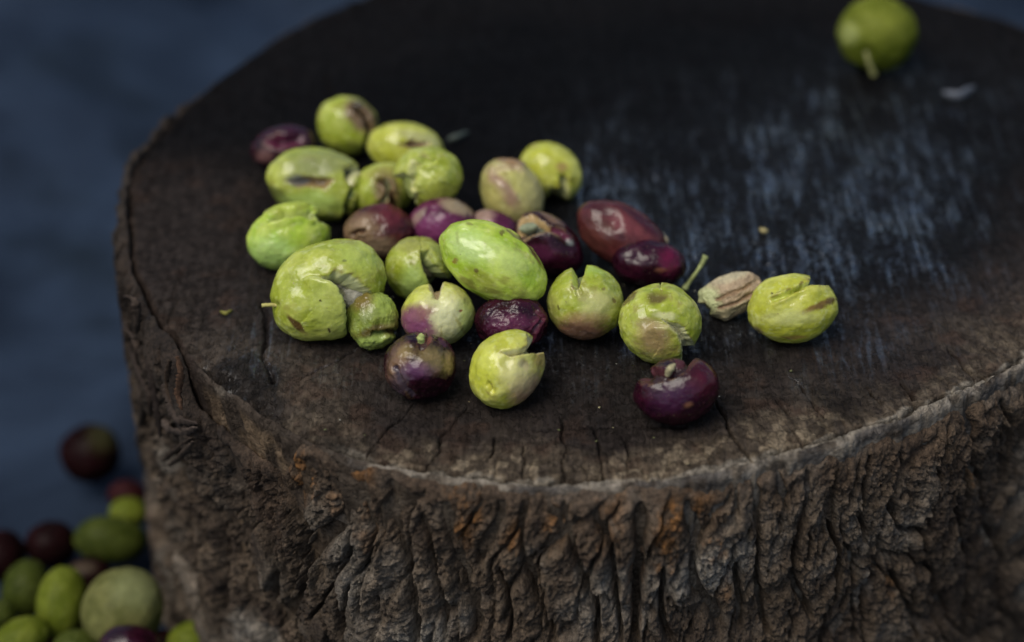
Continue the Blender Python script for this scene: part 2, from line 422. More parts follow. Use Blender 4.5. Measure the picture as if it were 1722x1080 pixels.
FUR = [([(398, 830), (425, 876), (440, 913), (450, 960), (452, 1060)], 9, 7.5), ([(455, 800), (467, 840), (486, 876), (509, 913), (518, 950)], 8, 7), ([(352, 850), (360, 885), (370, 932), (370, 997), (380, 1060)], 10, 7.5),
       ([(572, 800), (569, 840), (560, 876), (546, 904), (513, 932), (504, 978), (486, 1015), (467, 1048), (455, 1080)], 10, 8), ([(578, 923), (569, 960), (541, 1006), (513, 1043)], 5, 3),
       ([(640, 820), (648, 848), (653, 884), (665, 925), (677, 978), (686, 1031), (690, 1090)], 9, 7.5), ([(597, 987), (587, 1034), (578, 1080)], 8, 5), ([(600, 850), (612, 900), (606, 950), (597, 987)], 6, 3.5),
       ([(738, 845), (742, 893), (755, 933), (775, 974), (783, 1031), (783, 1085)], 11, 8), ([(828, 845), (820, 884), (812, 925), (800, 960)], 9, 5), ([(866, 850), (869, 884), (881, 925), (893, 966), (901, 1007), (914, 1045), (918, 1085)], 9, 6.5),
       ([(942, 850), (942, 868), (954, 909), (975, 950), (987, 986), (990, 1040), (985, 1085)], 8, 5), ([(1080, 845), (1082, 900), (1076, 966), (1068, 1027), (1056, 1085)], 17, 6), ([(1166, 865), (1178, 917)], 6, 4),
       ([(1304, 800), (1312, 825), (1322, 848)], 7, 6), ([(1355, 786), (1360, 868), (1341, 916), (1331, 974), (1345, 1017), (1365, 1045)], 7, 7), ([(1266, 800), (1268, 830), (1273, 897), (1278, 935), (1273, 993), (1283, 1085)], 7, 7),
       ([(1158, 850), (1163, 873), (1172, 916), (1167, 974), (1191, 1032), (1206, 1085)], 8, 5.5), ([(1405, 830), (1408, 858), (1413, 926), (1408, 969), (1394, 1041), (1396, 1085)], 8, 6), ([(1471, 770), (1471, 791), (1466, 858), (1471, 916)], 8, 5),
       ([(1519, 820), (1519, 839), (1524, 887), (1562, 897), (1567, 945), (1581, 974), (1590, 1040)], 6, 5), ([(1610, 670), (1620, 700), (1644, 752), (1663, 810), (1673, 868), (1675, 907)], 8, 6), ([(1615, 830), (1630, 887), (1644, 945), (1649, 993), (1640, 1080)], 8, 6),
       ([(1230, 830), (1235, 878)], 6, 5), ([(1519, 964), (1528, 1017), (1548, 1080)], 7, 5), ([(1678, 868), (1692, 945), (1697, 1017), (1705, 1085)], 8, 5), ([(1427, 974), (1461, 964), (1504, 969), (1519, 964)], 5, 4),
       ([(246, 780), (258, 860), (286, 940), (298, 1040)], 10, 7), ([(300, 780), (330, 870), (335, 950), (345, 1040)], 9, 7), ([(330, 650), (350, 720), (385, 780), (398, 830)], 9, 7), ([(700, 870), (716, 930), (724, 1000), (735, 1080)], 7, 4),
       ([(1000, 870), (1030, 930), (1035, 1000), (1030, 1080)], 7, 4), ([(1120, 960), (1118, 1020), (1130, 1080)], 7, 4), ([(1230, 960), (1235, 1030), (1240, 1085)], 6, 4), ([(1700, 680), (1712, 760), (1700, 840)], 8, 5), ([(1455, 930), (1450, 1000), (1455, 1080)], 7, 4),
       ([(846, 960), (842, 1020), (850, 1085)], 7, 4.5)]
uS = S + .0022*fbm(S*70, Z*45, 0*S, 111, 4); uZ = Z + .002*fbm(S*70, Z*45, 0*S, 112, 4)
fur = np.zeros(len(S))
for pts, w, dep in FUR:
    P = [bark_pt(*p) for p in pts]
    dd, tt = pldist(uS, uZ, P); ww = w/6800*.78*(.75+.5*np.clip(vnoise(S*120, Z*120, 0*S, 7)+.4, 0, 1.4))
    tp = np.clip(np.minimum(sstep(-.02, .15, tt), sstep(1.03, .85, tt))+.25, 0, 1)
    k = np.exp(-(dd/(ww*.85))**2.4)*tp*dep/1000
    k = 1.55*k + .13*np.exp(-(dd/(ww*2.6))**2)*tp*dep/1000
    fur = np.maximum(fur, k)
# procedural plates
lean = .35*fbm(S*9, Z*9, 0*S, 131, 2)
wS = uS+lean*uZ+.0016*fbm(S*190, Z*130, 0*S, 143, 3); wZ = uZ+.003*fbm(S*120, Z*90, 0*S, 144, 3)
f1, f2, cid = worley(wS*88, wZ*26, 141)
pl = np.exp(-((f2-f1)/.085)**1.8)
g1, g2, gid = worley(wS*360+.6*fbm(S*500, Z*300, 0*S, 9, 2), wZ*120, 142)
h1, h2, hid = worley(wS*900, wZ*620, 145)
pl2 = np.exp(-((g2-g1)/.10)**1.5)
rd = ridged((S+.25*Z)*150, Z*32, 0*S, 151, 3)
fine = fbm(S*520, Z*400, 0*S, 161, 5, .65); fine2 = ridged(S*900, Z*600, 0*S, 171, 3)
plf = .5+.5*sstep(-.35, .25, vnoise(S*25, Z*18, 0*S, 19))
disp = .0004*rd - .0050*pl*plf*(1-.5*sstep(.0, .003, fur)) - .0007*pl2 + .0008*fine + .0005*fine2 + .0014*(gid-.5) + .0007*(hid-.5) - fur + .0016*fbm(S*45, Z*25, 0*S, 181, 3) + .0026*(cid-.5)
fade = sstep(0, .010, zt[np.newaxis, :].repeat(len(Rr), 0).ravel()-Z)
lw_ = front(T, LB, LF+.25, .2)
disp = disp*(.35+.65*fade)*(1+.7*lw_) - .0012*lw_*fade
disp = np.minimum(disp, .0030-.0024*lw_)
Rn = R0 + K*disp
Rn = np.maximum(Rn, np.tile(wr, len(Rr))+.0001-.0065*fade)
Z = Z + (K < .6)*(K > 0)*(.0007*fbm(S*350, R0*350, 0*S, 191, 4)-.0006*(fur > .001))
X = CX+Rn*np.cos(T); Y = CY+Rn*np.sin(T)
n1 = fbm(S*60, Z*60, 0*S, 201, 4); n2 = fbm(S*170, Z*150, 0*S, 202, 4); n3 = fbm(S*25, Z*25, 0*S, 203, 3)
col = np.tile(C3(.092, .066, .044), (len(S), 1))
col = mixc(col, C3(.185, .152, .115), sstep(.0, .8, n1+.2*n3+.9*(cid-.5)))
col = mixc(col, C3(.13, .095, .062), sstep(.55, .9, gid)*.5)
col = mixc(col, C3(.042, .028, .020), sstep(.15, .8, -n1+.3*n2)*.7)
col = mixc(col, C3(.085, .058, .034), sstep(.25, .9, n2)*.5)
col = mixc(col, C3(.25, .225, .185), sstep(.40, .9, fbm(S*55+9, Z*40, 0*S, 204, 4))*.75)
zt_f = np.tile(zt, len(Rr))
topb = sstep(.020, .004, zt_f-Z+.006*n1)
col = mixc(col, C3(.085, .052, .030), topb*.45)
ORG = [(495, 800, 26, 42, 1), (478, 760, 20, 26, .7), (597, 805, 24, 24, 1), (770, 885, 22, 48, .9), (760, 820, 26, 20, .8), (855, 905, 18, 35, .9), (930, 890, 16, 36, .7), (1128, 900, 24, 62, 1.1), (1165, 855, 40, 22, .8), (1196, 930, 16, 26, .9),
       (1375, 772, 44, 18, .9), (1535, 712, 70, 20, 1), (1480, 740, 50, 18, .8), (1690, 650, 40, 12, .7), (310, 755, 12, 22, 1), (1655, 790, 12, 20, .7), (1070, 985, 18, 50, .6), (1510, 990, 14, 24, .6), (600, 900, 20, 40, .4), (1215, 1000, 12, 50, .5), (545, 860, 12, 40, .4), (1030, 870, 22, 50, .4)]
for px, py, rx, ry, k in ORG:
    s0, z0 = bark_pt(px, py); q = np.hypot((uS-s0)/(rx/6000), (uZ-z0)/(ry/5200))
    m = sstep(1.25, .35, q+.55*n2)*min(1, k)
    col = mixc(col, C3(.26, .115, .03), m*.75*sstep(-.45, .35, fine+n2*.6))
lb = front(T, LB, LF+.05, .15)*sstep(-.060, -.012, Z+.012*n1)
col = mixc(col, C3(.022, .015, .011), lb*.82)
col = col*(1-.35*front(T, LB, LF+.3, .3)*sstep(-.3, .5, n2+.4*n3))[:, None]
V = np.c_[X-CX, Y-CY, Z-GZ]; nr = len(Rr)
I = np.arange(nr*nt).reshape(nr, nt); J = np.roll(I, -1, axis=1)
F = np.stack([I[:-1], I[1:], J[1:], J[:-1]], -1).reshape(-1, 4)
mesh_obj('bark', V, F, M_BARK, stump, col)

# loose bark fibres at the left edge
def ribbon(name, pts, w, mat, parent, colr, thickness=.35, n=24, seed=0):
    P = np.array(pts, float); m = len(P); u = np.linspace(0, m-1, n); i = np.minimum(u.astype(int), m-2); f = (u-i)[:, None]
    pm = P[np.clip(i-1, 0, m-1)]; p0 = P[i]; p1 = P[i+1]; p2 = P[np.clip(i+2, 0, m-1)]
    Q = .5*((2*p0)+(-pm+p1)*f+(2*pm-5*p0+4*p1-p2)*f**2+(-pm+3*p0-3*p1+p2)*f**3)
    Tn = np.gradient(Q, axis=0); Tn /= np.linalg.norm(Tn, axis=1)[:, None]
    side = np.cross(Tn, [0.2, -1, .3]); side /= np.linalg.norm(side, axis=1)[:, None]; up = np.cross(side, Tn)
    k = 8; an = np.linspace(0, TW, k, endpoint=False); q = np.linspace(0, 1, n)
    wd = (w*(np.clip(np.sin(math.pi*np.clip(q*.93+.05, 0, 1)), .1, 1)**.5) if np.isscalar(w) else np.interp(q, np.linspace(0, 1, len(w)), w))
    rs = np.random.default_rng(seed)
    wob = 1+.18*rs.standard_normal((n, k))*(1.6 if mat is M_STRAND else .6)
    V = Q[:, None, :] + wd[:, None, None]*wob[:, :, None]*(np.cos(an)[None, :, None]*side[:, None, :]+thickness*np.sin(an)[None, :, None]*up[:, None, :])
    V = V.reshape(-1, 3); I = np.arange(n*k).reshape(n, k); J = np.roll(I, -1, 1)
    F = np.stack([I[:-1], J[:-1], J[1:], I[1:]], -1).reshape(-1, 4)
    V = np.r_[V, [Q[0]], [Q[-1]]]
    c0 = np.stack([J[0], I[0], np.full(k, n*k), np.full(k, n*k)], -1); c1 = np.stack([I[-1], J[-1], np.full(k, n*k+1), np.full(k, n*k+1)], -1)
    # triangular caps as degenerate-free tris
    me_f = [tuple(f) for f in F]+[(a, b, c) for a, b, c, _ in c0]+[(a, b, c) for a, b, c, _ in c1]
    me = D.meshes.new(name); me.from_pydata([tuple(v) for v in V], [], [tuple(int(x) for x in f) for f in me_f])
    me.polygons.foreach_set('use_smooth', np.ones(len(me.polygons), bool))
    c = np.asarray(colr)*(1+.25*rs.standard_normal((len(V), 1))*.5)
    a = me.color_attributes.new('Col', 'FLOAT_COLOR', 'POINT'); a.data.foreach_set('color', np.c_[np.clip(c, 0, 1), np.ones(len(V))].astype(np.float32).ravel())
    me.materials.append(mat); o = D.objects.new(name, me); COL.objects.link(o)
    if parent: o.parent = parent
    return o
base = np.array([CX, CY, GZ])
def wpt(px, py, z, toward=0.):                     # a point on the pixel's ray at height z
    return at(px, py, z)
def bpt(px, py, off):                              # just outside the bark
    s, z = bark_pt(px, py); a = s/.139; r = float(W0(((a+math.pi) % TW)-math.pi))+float(thick(np.array([a]))[0])+off
    return np.array([CX+r*math.cos(a), CY+r*math.sin(a), z])
STR = [([(206, 470), (196, 462), (182, 452)], .0012, .001, (.02, .016, .014)), ([(200, 500), (196, 490), (205, 478)], .0015, .002, (.03, .02, .015)), ([(215, 500), (196, 508), (187, 520)], .0011, .001, (.05, .035, .025)),
       ([(205, 500), (228, 498), (240, 520), (238, 560)], .0017, .002, (.05, .036, .027)), ([(212, 530), (222, 550), (236, 575), (240, 610)], .0016, .002, (.045, .032, .024)), ([(225, 580), (240, 620), (260, 660), (262, 700)], .0016, .002, (.03, .021, .016)),
       ([(290, 640), (300, 670), (318, 700), (345, 705)], .0022, .003, (.045, .033, .026)), ([(288, 700), (300, 716), (322, 722), (345, 712)], .0024, .003, (.06, .045, .036)), ([(335, 730), (318, 745), (300, 760), (286, 772)], .0014, .003, (.05, .036, .027)),
       ([(342, 734), (328, 752), (312, 768), (300, 778)], .0014, .0035, (.055, .04, .03)), ([(262, 600), (272, 640), (280, 690), (284, 730)], .0018, .003, (.028, .02, .016)), ([(318, 590), (324, 620), (320, 650), (326, 680)], .0014, .004, (.10, .055, .032)),
       ([(212, 560), (205, 578), (204, 600)], .0012, .001, (.03, .021, .016)), ([(240, 640), (248, 690), (244, 740), (250, 790)], .0017, .002, (.04, .03, .023)), ([(300, 600), (296, 640), (308, 680)], .0013, .003, (.045, .03, .02))]
for i, (pts, w, off, c) in enumerate(STR):
    ribbon('bark_strand', [bpt(x, y, off)-base for x, y in pts], w*.62, M_STRAND, stump, c, .4, n=40, seed=i)

# ------------------------------------------------------------------ olives
def cubesphere(N):
    g = np.tan(np.linspace(-math.pi/4, math.pi/4, N+1)); A, B = np.meshgrid(g, g, indexing='ij'); O = np.ones_like(A)
    faces = [(O, A, B), (-O, B, A), (B, O, A), (A, -O, B), (A, B, O), (B, A, -O)]
    V, F = [], []
    for q, f in enumerate(faces):
        P = np.stack(f, -1).reshape(-1, 3); I = np.arange((N+1)**2).reshape(N+1, N+1)+q*(N+1)**2
        V.append(P); F.append(np.stack([I[:-1, :-1], I[1:, :-1], I[1:, 1:], I[:-1, 1:]], -1).reshape(-1, 4))
    V = np.concatenate(V); F = np.concatenate(F); V /= np.linalg.norm(V, axis=1)[:, None]
    key = np.round(V*1e6).astype(np.int64); _, idx, inv = np.unique(key, axis=0, return_index=True, return_inverse=True)
    return V[idx], inv.ravel()[F]
SPH = {n: cubesphere(n) for n in (28, 40, 60, 90)}
G1, G2 = C3(.33, .42, .045), C3(.47, .53, .12)
PAL = {'g': (C3(.275, .33, .026), C3(.41, .45, .085), M_GREEN), 'gy': (C3(.38, .40, .040), C3(.51, .52, .11), M_GREEN), 'gb': (C3(.31, .45, .03), C3(.45, .55, .09), M_GREEN),
       'gd': (C3(.17, .22, .03), C3(.26, .30, .06), M_WRINK), 'p': (C3(.013, .0025, .006), C3(.032, .004, .013), M_PURPLE), 'pm': (C3(.060, .008, .030), C3(.12, .022, .066), M_PURPLE),
       'pr': (C3(.045, .009, .010), C3(.095, .022, .022), M_PURPLE), 'dk': (C3(.0065, .0022, .0024), C3(.012, .0035, .004), M_DULL_SHADED), 'gm': (C3(.028, .038, .006), C3(.05, .062, .012), M_DULL_SHADED), 'tn': (C3(.32, .29, .09), C3(.46, .41, .16), M_GREEN), 'dr': (C3(.018, .005, .006), C3(.034, .009, .010), M_DULL_SHADED), 'gh': (C3(.075, .095, .009), C3(.125, .145, .02), M_DULL_SHADED), 'th': (C3(.08, .085, .026), C3(.13, .13, .045), M_DULL_SHADED)}  # dull palettes are lowered: shade over heap and back corner painted into the skin
BR = C3(.10, .055, .022); PK = C3(.24, .085, .085); PU = C3(.13, .035, .085); PALE = C3(.56, .58, .27); FL = C3(.42, .43, .17); DKB = C3(.045, .03, .015); YL = C3(.62, .60, .22); GRY = C3(.26, .25, .16)

def olive(px, py, a, b, rot=0, pal='g', lift=0., c=None, z0=0., feats=(), label='', cat='olive', group='olives on the stump', N=60, wr=0., seed=0, sup=0., parts=None, name='olive', mat=None):
    ph = math.radians(rot); c = c or min(a, b)*1.0
    zc = z0+.01
    for _ in range(6):
        pc = at(px, py, zc); dist = np.linalg.norm(pc-CP); e3 = (CP-pc)/dist
        r_ = np.cross(UP, e3); r_ /= np.linalg.norm(r_); u_ = np.cross(e3, r_)
        e1 = math.cos(ph)*r_+math.sin(ph)*u_; e2 = -math.sin(ph)*r_+math.cos(ph)*u_
        dep = (pc-CP)@FW; s = dep/FPX
        zc = z0+lift+s*math.sqrt((a*e1[2])**2+(b*e2[2])**2+(c*e3[2])**2)*.985
    Vn, F = SPH[N]; x, y, w = Vn.T
    P = np.c_[x*a, y*b, w*c]; Rm = (a+b)/2
    q = Vn*1.0+seed*3.7
    # local px coordinates of each vertex in the picture plane
    X2 = math.cos(ph)*P[:, 0]-math.sin(ph)*P[:, 1]; Y2 = -(math.sin(ph)*P[:, 0]+math.cos(ph)*P[:, 1])
    QX, QY = px+X2, py+Y2
    nA = fbm(q[:, 0]*1.6, q[:, 1]*1.6, q[:, 2]*1.6, 300+seed, 3); nB = fbm(q[:, 0]*5, q[:, 1]*5, q[:, 2]*5, 301+seed, 4); nC = fbm(q[:, 0]*14, q[:, 1]*14, q[:, 2]*14, 302+seed, 4)
    k = 1+(.040 if feats else .025)*nA+.009*nB
    if wr:
        k = k+wr*(.055*(ridged(q[:, 0]*2.3+.3*nB, q[:, 1]*2.3, q[:, 2]*2.3, 310+seed, 3)-.5)+.022*ridged(q[:, 0]*7, q[:, 1]*5, q[:, 2]*7, 311+seed, 3)+.012*nC)
    c1, c2, mt = PAL[pal]; mt = mat or mt
    col = mixc(np.tile(c1, (len(Vn), 1)), c2, sstep(-.5, .7, nA*.6+nB*.5)); flesh = np.zeros(len(Vn))
    col = mixc(col, c1*.75, sstep(.2, .9, nC)*.25)
    if pal in ('g', 'gy', 'gb', 'tn'):
        col = mixc(col, C3(.22, .17, .05), sstep(.35, .9, fbm(q[:, 0]*3.1, q[:, 1]*3.1, q[:, 2]*3.1, 334+seed, 4))*.45)
        col = mixc(col, C3(.55, .60, .26), sstep(.3, .85, fbm(q[:, 0]*9, q[:, 1]*9, q[:, 2]*9, 333+seed, 3))*.35)
    wnx = QX+Rm*.035*nB+Rm*.007*nC; wny = QY+Rm*.035*vnoise(q[:, 0]*5+9, q[:, 1]*5, q[:, 2]*5, 77+seed)+Rm*.007*nC
    dsp = np.zeros(len(Vn))
    for f in feats:
        kind = f[0]
        if kind == 'spot':                       # cx,cy,rx,ry,rot,colour,strength,softness
            _, fx, fy, rx, ry, ro, cc, st, so = f
            r = math.radians(ro); dx, dy = wnx-fx, -(wny-fy)
            m = np.hypot((dx*math.cos(r)+dy*math.sin(r))/rx, (-dx*math.sin(r)+dy*math.cos(r))/ry)
            m = sstep(1+so, 1-so, m+.15*nC)*(w > -.25)*st; col = mixc(col, cc, m)
        elif kind == 'dent':                     # cx,cy,r,depth
            _, fx, fy, r, dp = f
            m = np.exp(-(((QX-fx)**2+(QY-fy)**2)/r**2))*sstep(-.1, .15, w); dsp -= m*dp
        elif kind == 'bulge':
            _, fx, fy, r, dp = f
            m = np.exp(-(((QX-fx)**2+(QY-fy)**2)/r**2))*sstep(-.5, .0, w); dsp += m*dp
        elif kind in ('crack', 'step'):
            pts, wd, dp = f[1], f[2], f[3]; lip = f[4] if len(f) > 4 else 0; cc = f[5] if len(f) > 5 else FL
            dd, tt = pldist(wnx, wny, pts); fr = sstep(-.6, -.3, w)
            ends = sstep(0, .15, tt+.03)*sstep(1.03, .85, tt) if kind == 'crack' else 1
            if kind == 'crack':
                m = np.exp(-(dd/wd)**3)*ends*fr; dsp -= m*dp; dsp += np.exp(-((dd-wd*1.7)/(wd*.9))**2)*lip*ends*fr
                mm = sstep(.15, .6, m); flesh = np.maximum(flesh, mm); col = mixc(col, BR*1.6, np.exp(-((dd-wd)/(wd*.8))**2)*ends*fr*sstep(-.3, .5, nC)*.5); col = mixc(col, cc, mm)
            else:                                # raised on the left of travel
                sg = np.zeros(len(Vn)); dmin = np.full(len(Vn), 1e9)
                for i in range(len(pts)-1):
                    (ax, ay), (bx, by) = pts[i], pts[i+1]; vx, vy = bx-ax, by-ay
                    t_ = np.clip(((wnx-ax)*vx+(wny-ay)*vy)/(vx*vx+vy*vy), 0, 1); ex, ey = wnx-ax-t_*vx, wny-ay-t_*vy
                    dq = np.hypot(ex, ey); sgn = np.sign(vx*ey-vy*ex); m_ = dq < dmin; dmin = np.where(m_, dq, dmin); sg = np.where(m_, sgn, sg)
                sdist = dmin*sg; en = sstep(0, .25, tt+.02)*sstep(1.02, .9, tt)
                dsp += fr*en*dp*(np.exp(-np.abs(sdist)/lip)*np.tanh(-sdist/wd))
                mm = np.exp(-((sdist-wd*.2)/(wd*1.0))**2)*en*fr; flesh = np.maximum(flesh, mm*.8); col = mixc(col, cc, mm*.8)
        elif kind == 'hole':                     # polygon, soft, depth, wall, floor
            _, poly, so, dp, wc, fc = f
            dd, _t = pldist(wnx, wny, poly+[poly[0]]); ins = np.zeros(len(Vn), bool); n = len(poly)
            for i in range(n):
                (ax, ay), (bx, by) = poly[i], poly[(i+1) % n]
                cr = ((ay > wny) != (by > wny)) & (wnx < (bx-ax)*(wny-ay)/((by-ay) if by != ay else 1e-9)+ax); ins ^= cr
            sdv = np.where(ins, dd, -dd); m = sstep(-so*.3, so, sdv)*sstep(-.85, -.6, w)
            dsp -= m*dp; wall = sstep(.02, .2, m); flesh = np.maximum(flesh, wall); col = mixc(col, BR*1.8, np.exp(-((sdv+1.5)/2.6)**2)*sstep(-.3, .5, nC+.3*nB)*.5*sstep(-.85, -.6, w)); dsp -= wall*(1-wall*.5)*.5*nC*sstep(.1, .5, m); col = mixc(col, wc*1.05, wall); col = mixc(col, wc*1.5, np.exp(-((sdv-2)/1.8)**2)*.5*(w > -.5)); col = mixc(col, wc*1.25, wall*sstep(.0, .6, nC)*.7); col = mixc(col, fc, sstep(.75, 1, m))
    nr = P/np.linalg.norm(P, axis=1)[:, None]
    P = P*k[:, None] + nr*dsp[:, None]
    P = P*np.maximum(1., 1)
    Rw = np.stack([e1, e2, e3], 0)
    W = (P*s)@Rw
    bot = zc-z0-lift                                 # rest exactly on the wood: flatten what would sink
    W[:, 2] = np.maximum(W[:, 2], -bot+.0001)
    if parts:
        root = empty(name, pc); o = mesh_obj('skin', W, F, mt, root, col, {'flesh': flesh, 'dots': np.full(len(W), 1. if pal[0] in 'gt' else .25)})
        for pt in parts:
            if pt[0] == 'stem':
                pp = [at3(px, py, x_, y_, dz, pc, dep) for x_, y_, dz in pt[1]]
                ribbon('stem', [p_-pc for p_ in pp], pt[2], M_STEM, root, pt[3], 1., 14, seed)
            elif pt[0] == 'stone':
                _, sx, sy, sa, sb, sr, dz, cc = pt
                Vs, Fs = SPH[28]; r = math.radians(sr)
                Vv = Vs*np.array([sa, sb, sb])*(1+.05*fbm(Vs[:, 0]*4, Vs[:, 1]*4, Vs[:, 2]*4, 5, 3))[:, None]
                Vv = np.c_[Vv[:, 0]*math.cos(r)-Vv[:, 1]*math.sin(r), Vv[:, 0]*math.sin(r)+Vv[:, 1]*math.cos(r), Vv[:, 2]+dz]
                Vv[:, 0] += sx-px; Vv[:, 1] -= sy-py
                Rc = np.stack([r_, u_, e3], 0)
                mesh_obj('stone', (Vv*s)@Rc, Fs, M_PIT, root, np.tile(np.asarray(cc), (len(Vv), 1))*(1+.15*vnoise(Vs[:, 0]*6, Vs[:, 1]*6, Vs[:, 2]*6, 4))[:, None])
        o = root
    else:
        o = mesh_obj(name, W, F, mt, None, col, {'flesh': flesh, 'dots': np.full(len(W), 1. if pal[0] in 'gt' else .25)}); o.location = pc
    tag(o, label, cat, group)
    return o
def at3(px, py, x_, y_, dz, pc, dep):              # a point seen at pixel x_,y_, dz px nearer than the olive's centre
    d = ray(x_, y_)/FPX; return CP+d*(dep-dz*dep/FPX)

OL = []
def O(*a, **k): k.setdefault('seed', len(OL)+1); OL.append(olive(*a, **k))
# back row
O(478, 248, 55, 38, 10, 'p', N=40, label='dark magenta olive with a hollow top, leftmost at the back of the pile', feats=[('hole', [(442, 240), (470, 226), (510, 226), (512, 242), (470, 252)], 12, 14, C3(.07, .012, .03), C3(.08, .03, .05)), ('spot', 445, 262, 14, 12, 0, C3(.2, .1, .09), .6, .5), ('spot', 500, 225, 26, 12, 0, C3(.03, .006, .02), .7, .5)])
O(584, 211, 52, 49, -30, 'g', N=40, label='green olive with a brown scarred right side, farthest back in the pile', feats=[('spot', 606, 196, 34, 20, -45, C3(.15, .09, .055), .95, .35), ('crack', [(592, 178), (612, 196), (620, 220), (612, 256)], 4.5, 13, 3, C3(.03, .02, .012)), ('spot', 600, 178, 9, 7, 0, DKB, .9, .4), ('dent', 560, 210, 14, 3)])
O(683, 251, 65, 45, -12, 'gy', N=40, label='yellow green olive with a slit on top, behind the split olive at the back', feats=[('hole', [(672, 244), (690, 236), (722, 240), (716, 248), (690, 250)], 5, 16, C3(.30, .2, .12), C3(.03, .025, .01)), ('spot', 706, 232, 36, 8, -15, C3(.42, .42, .22), .6, .5)])
O(534, 307, 84, 60, -8, 'g', c=50, N=60, label='large flattened green olive with a grey brown sunken centre', feats=[('dent', 525, 292, 45, 12), ('spot', 535, 272, 58, 24, 5, C3(.20, .22, .09), .75, .5), ('hole', [(480, 304), (505, 293), (545, 296), (566, 300), (548, 318), (500, 315)], 8, 10, C3(.20, .14, .06), C3(.12, .08, .035)),
   ('spot', 497, 303, 17, 10, 0, C3(.09, .09, .085), .9, .4), ('hole', [(580, 282), (600, 276), (614, 284), (600, 296), (592, 316), (584, 300)], 6, 16, C3(.4, .4, .2), C3(.05, .05, .02)), ('spot', 465, 325, 18, 10, -30, C3(.06, .07, .02), .8, .4), ('bulge', 560, 350, 26, 6), ('crack', [(574, 372), (584, 340), (594, 315)], 5, 14, 3, C3(.14, .2, .04)), ('spot', 520, 340, 50, 16, 0, C3(.36, .50, .14), .6, .5)])
O(645, 318, 56, 43, 15, 'g', N=60, label='green olive with a brown puckered fold, in front of the slit yellow green one', feats=[('spot', 650, 318, 22, 32, 10, C3(.15, .08, .05), .85, .45), ('crack', [(634, 298), (650, 312), (660, 335), (668, 352)], 5, 12, 3, C3(.07, .04, .02)), ('crack', [(648, 300), (655, 318), (640, 345)], 4, 8, 3, C3(.2, .2, .1)), ('spot', 646, 290, 30, 9, 10, C3(.25, .22, .06), .6, .5)])
# second
O(637, 390, 60, 47, 5, 'pr', N=60, wr=.45, label='brownish red wrinkled olive behind the largest split green one', feats=[('spot', 605, 385, 34, 22, 20, C3(.25, .17, .09), .8, .6), ('spot', 640, 415, 26, 16, 0, C3(.26, .2, .12), .6, .6), ('crack', [(592, 398), (602, 388), (616, 390)], 4, 7, 3, C3(.08, .04, .02)), ('spot', 655, 365, 26, 16, 0, C3(.13, .02, .03), .6, .6), ('dent', 640, 380, 12, 4)])
O(747, 377, 57, 45, -5, 'pm', N=60, label='bright magenta olive with a tan cap, under the torn green one', wr=.4, feats=[('spot', 768, 348, 28, 12, -20, C3(.30, .24, .14), .9, .5), ('spot', 700, 372, 5, 22, -35, C3(.3, .24, .16), .8, .5), ('spot', 730, 385, 36, 20, 0, C3(.20, .045, .13), .7, .6)])
O(722, 299, 56, 52, 10, 'g', lift=.0075, N=60, label='green olive torn open on its left side, resting on the magenta olive', feats=[('hole', [(655, 300), (684, 292), (696, 300), (690, 318), (700, 330), (694, 356), (660, 350)], 5, 15, C3(.48, .5, .22), C3(.30, .34, .10)), ('step', [(722, 262), (700, 276), (692, 300), (690, 318), (698, 326), (692, 352)], 4, -9, 30, C3(.5, .5, .2)), ('crack', [(700, 268), (722, 274), (735, 272)], 4, 5, 2, C3(.38, .44, .08)), ('spot', 745, 330, 30, 22, 0, C3(.32, .34, .05), .7, .5), ('spot', 692, 321, 8, 5, 0, YL, .9, .4)])
O(486, 401, 73, 53, 14, 'gb', N=60, label='pale green olive with a rolled lip, leftmost on the stump', feats=[('crack', [(446, 374), (476, 362), (510, 360), (534, 366)], 6, 13, 6, C3(.30, .36, .09)), ('hole', [(530, 358), (560, 340), (575, 372), (556, 380), (538, 372)], 6, 16, C3(.36, .42, .12), C3(.2, .25, .06)), ('spot', 480, 350, 52, 9, 8, C3(.36, .42, .05), .7, .5), ('spot', 455, 425, 42, 26, 0, C3(.34, .52, .18), .6, .6), ('bulge', 505, 346, 22, 4)])
O(831, 385, 42, 32, -20, 'pm', N=40, label='small pinkish olive half hidden behind the big smooth green one', feats=[('spot', 812, 362, 18, 18, 0, C3(.30, .2, .15), .9, .5)])
O(861, 326, 62, 50, -50, 'tn', N=60, mat=M_GREEN, label='yellowish oval olive with a pinkish brown stripe and lifted cap', feats=[('spot', 850, 322, 44, 12, -52, C3(.26, .15, .11), .85, .35), ('spot', 880, 310, 34, 14, -52, C3(.45, .44, .11), .8, .5), ('spot', 828, 330, 20, 20, 0, C3(.42, .38, .12), .7, .5), ('step', [(826, 296), (838, 284), (862, 280), (884, 288)], 3, 6, 14, C3(.5, .4, .22)), ('spot', 862, 274, 26, 8, -10, C3(.26, .15, .08), .9, .4), ('spot', 880, 355, 22, 16, 0, C3(.34, .32, .12), .6, .5), ('spot', 895, 320, 18, 40, 35, C3(.30, .27, .14), .5, .5)])
O(927, 288, 57, 46, -35, 'gy', N=40, label='yellow green olive at the back right of the pile with a split end', feats=[('crack', [(946, 296), (950, 312), (946, 338)], 5, 16, 4, C3(.45, .46, .2)), ('spot', 944, 280, 9, 7, 0, C3(.30, .19, .07), .8, .5), ('spot', 950, 318, 6, 18, 5, PALE, .8, .4), ('hole', [(925, 318), (944, 314), (950, 345), (915, 345)], 6, 9, C3(.3, .32, .12), C3(.16, .15, .06))])
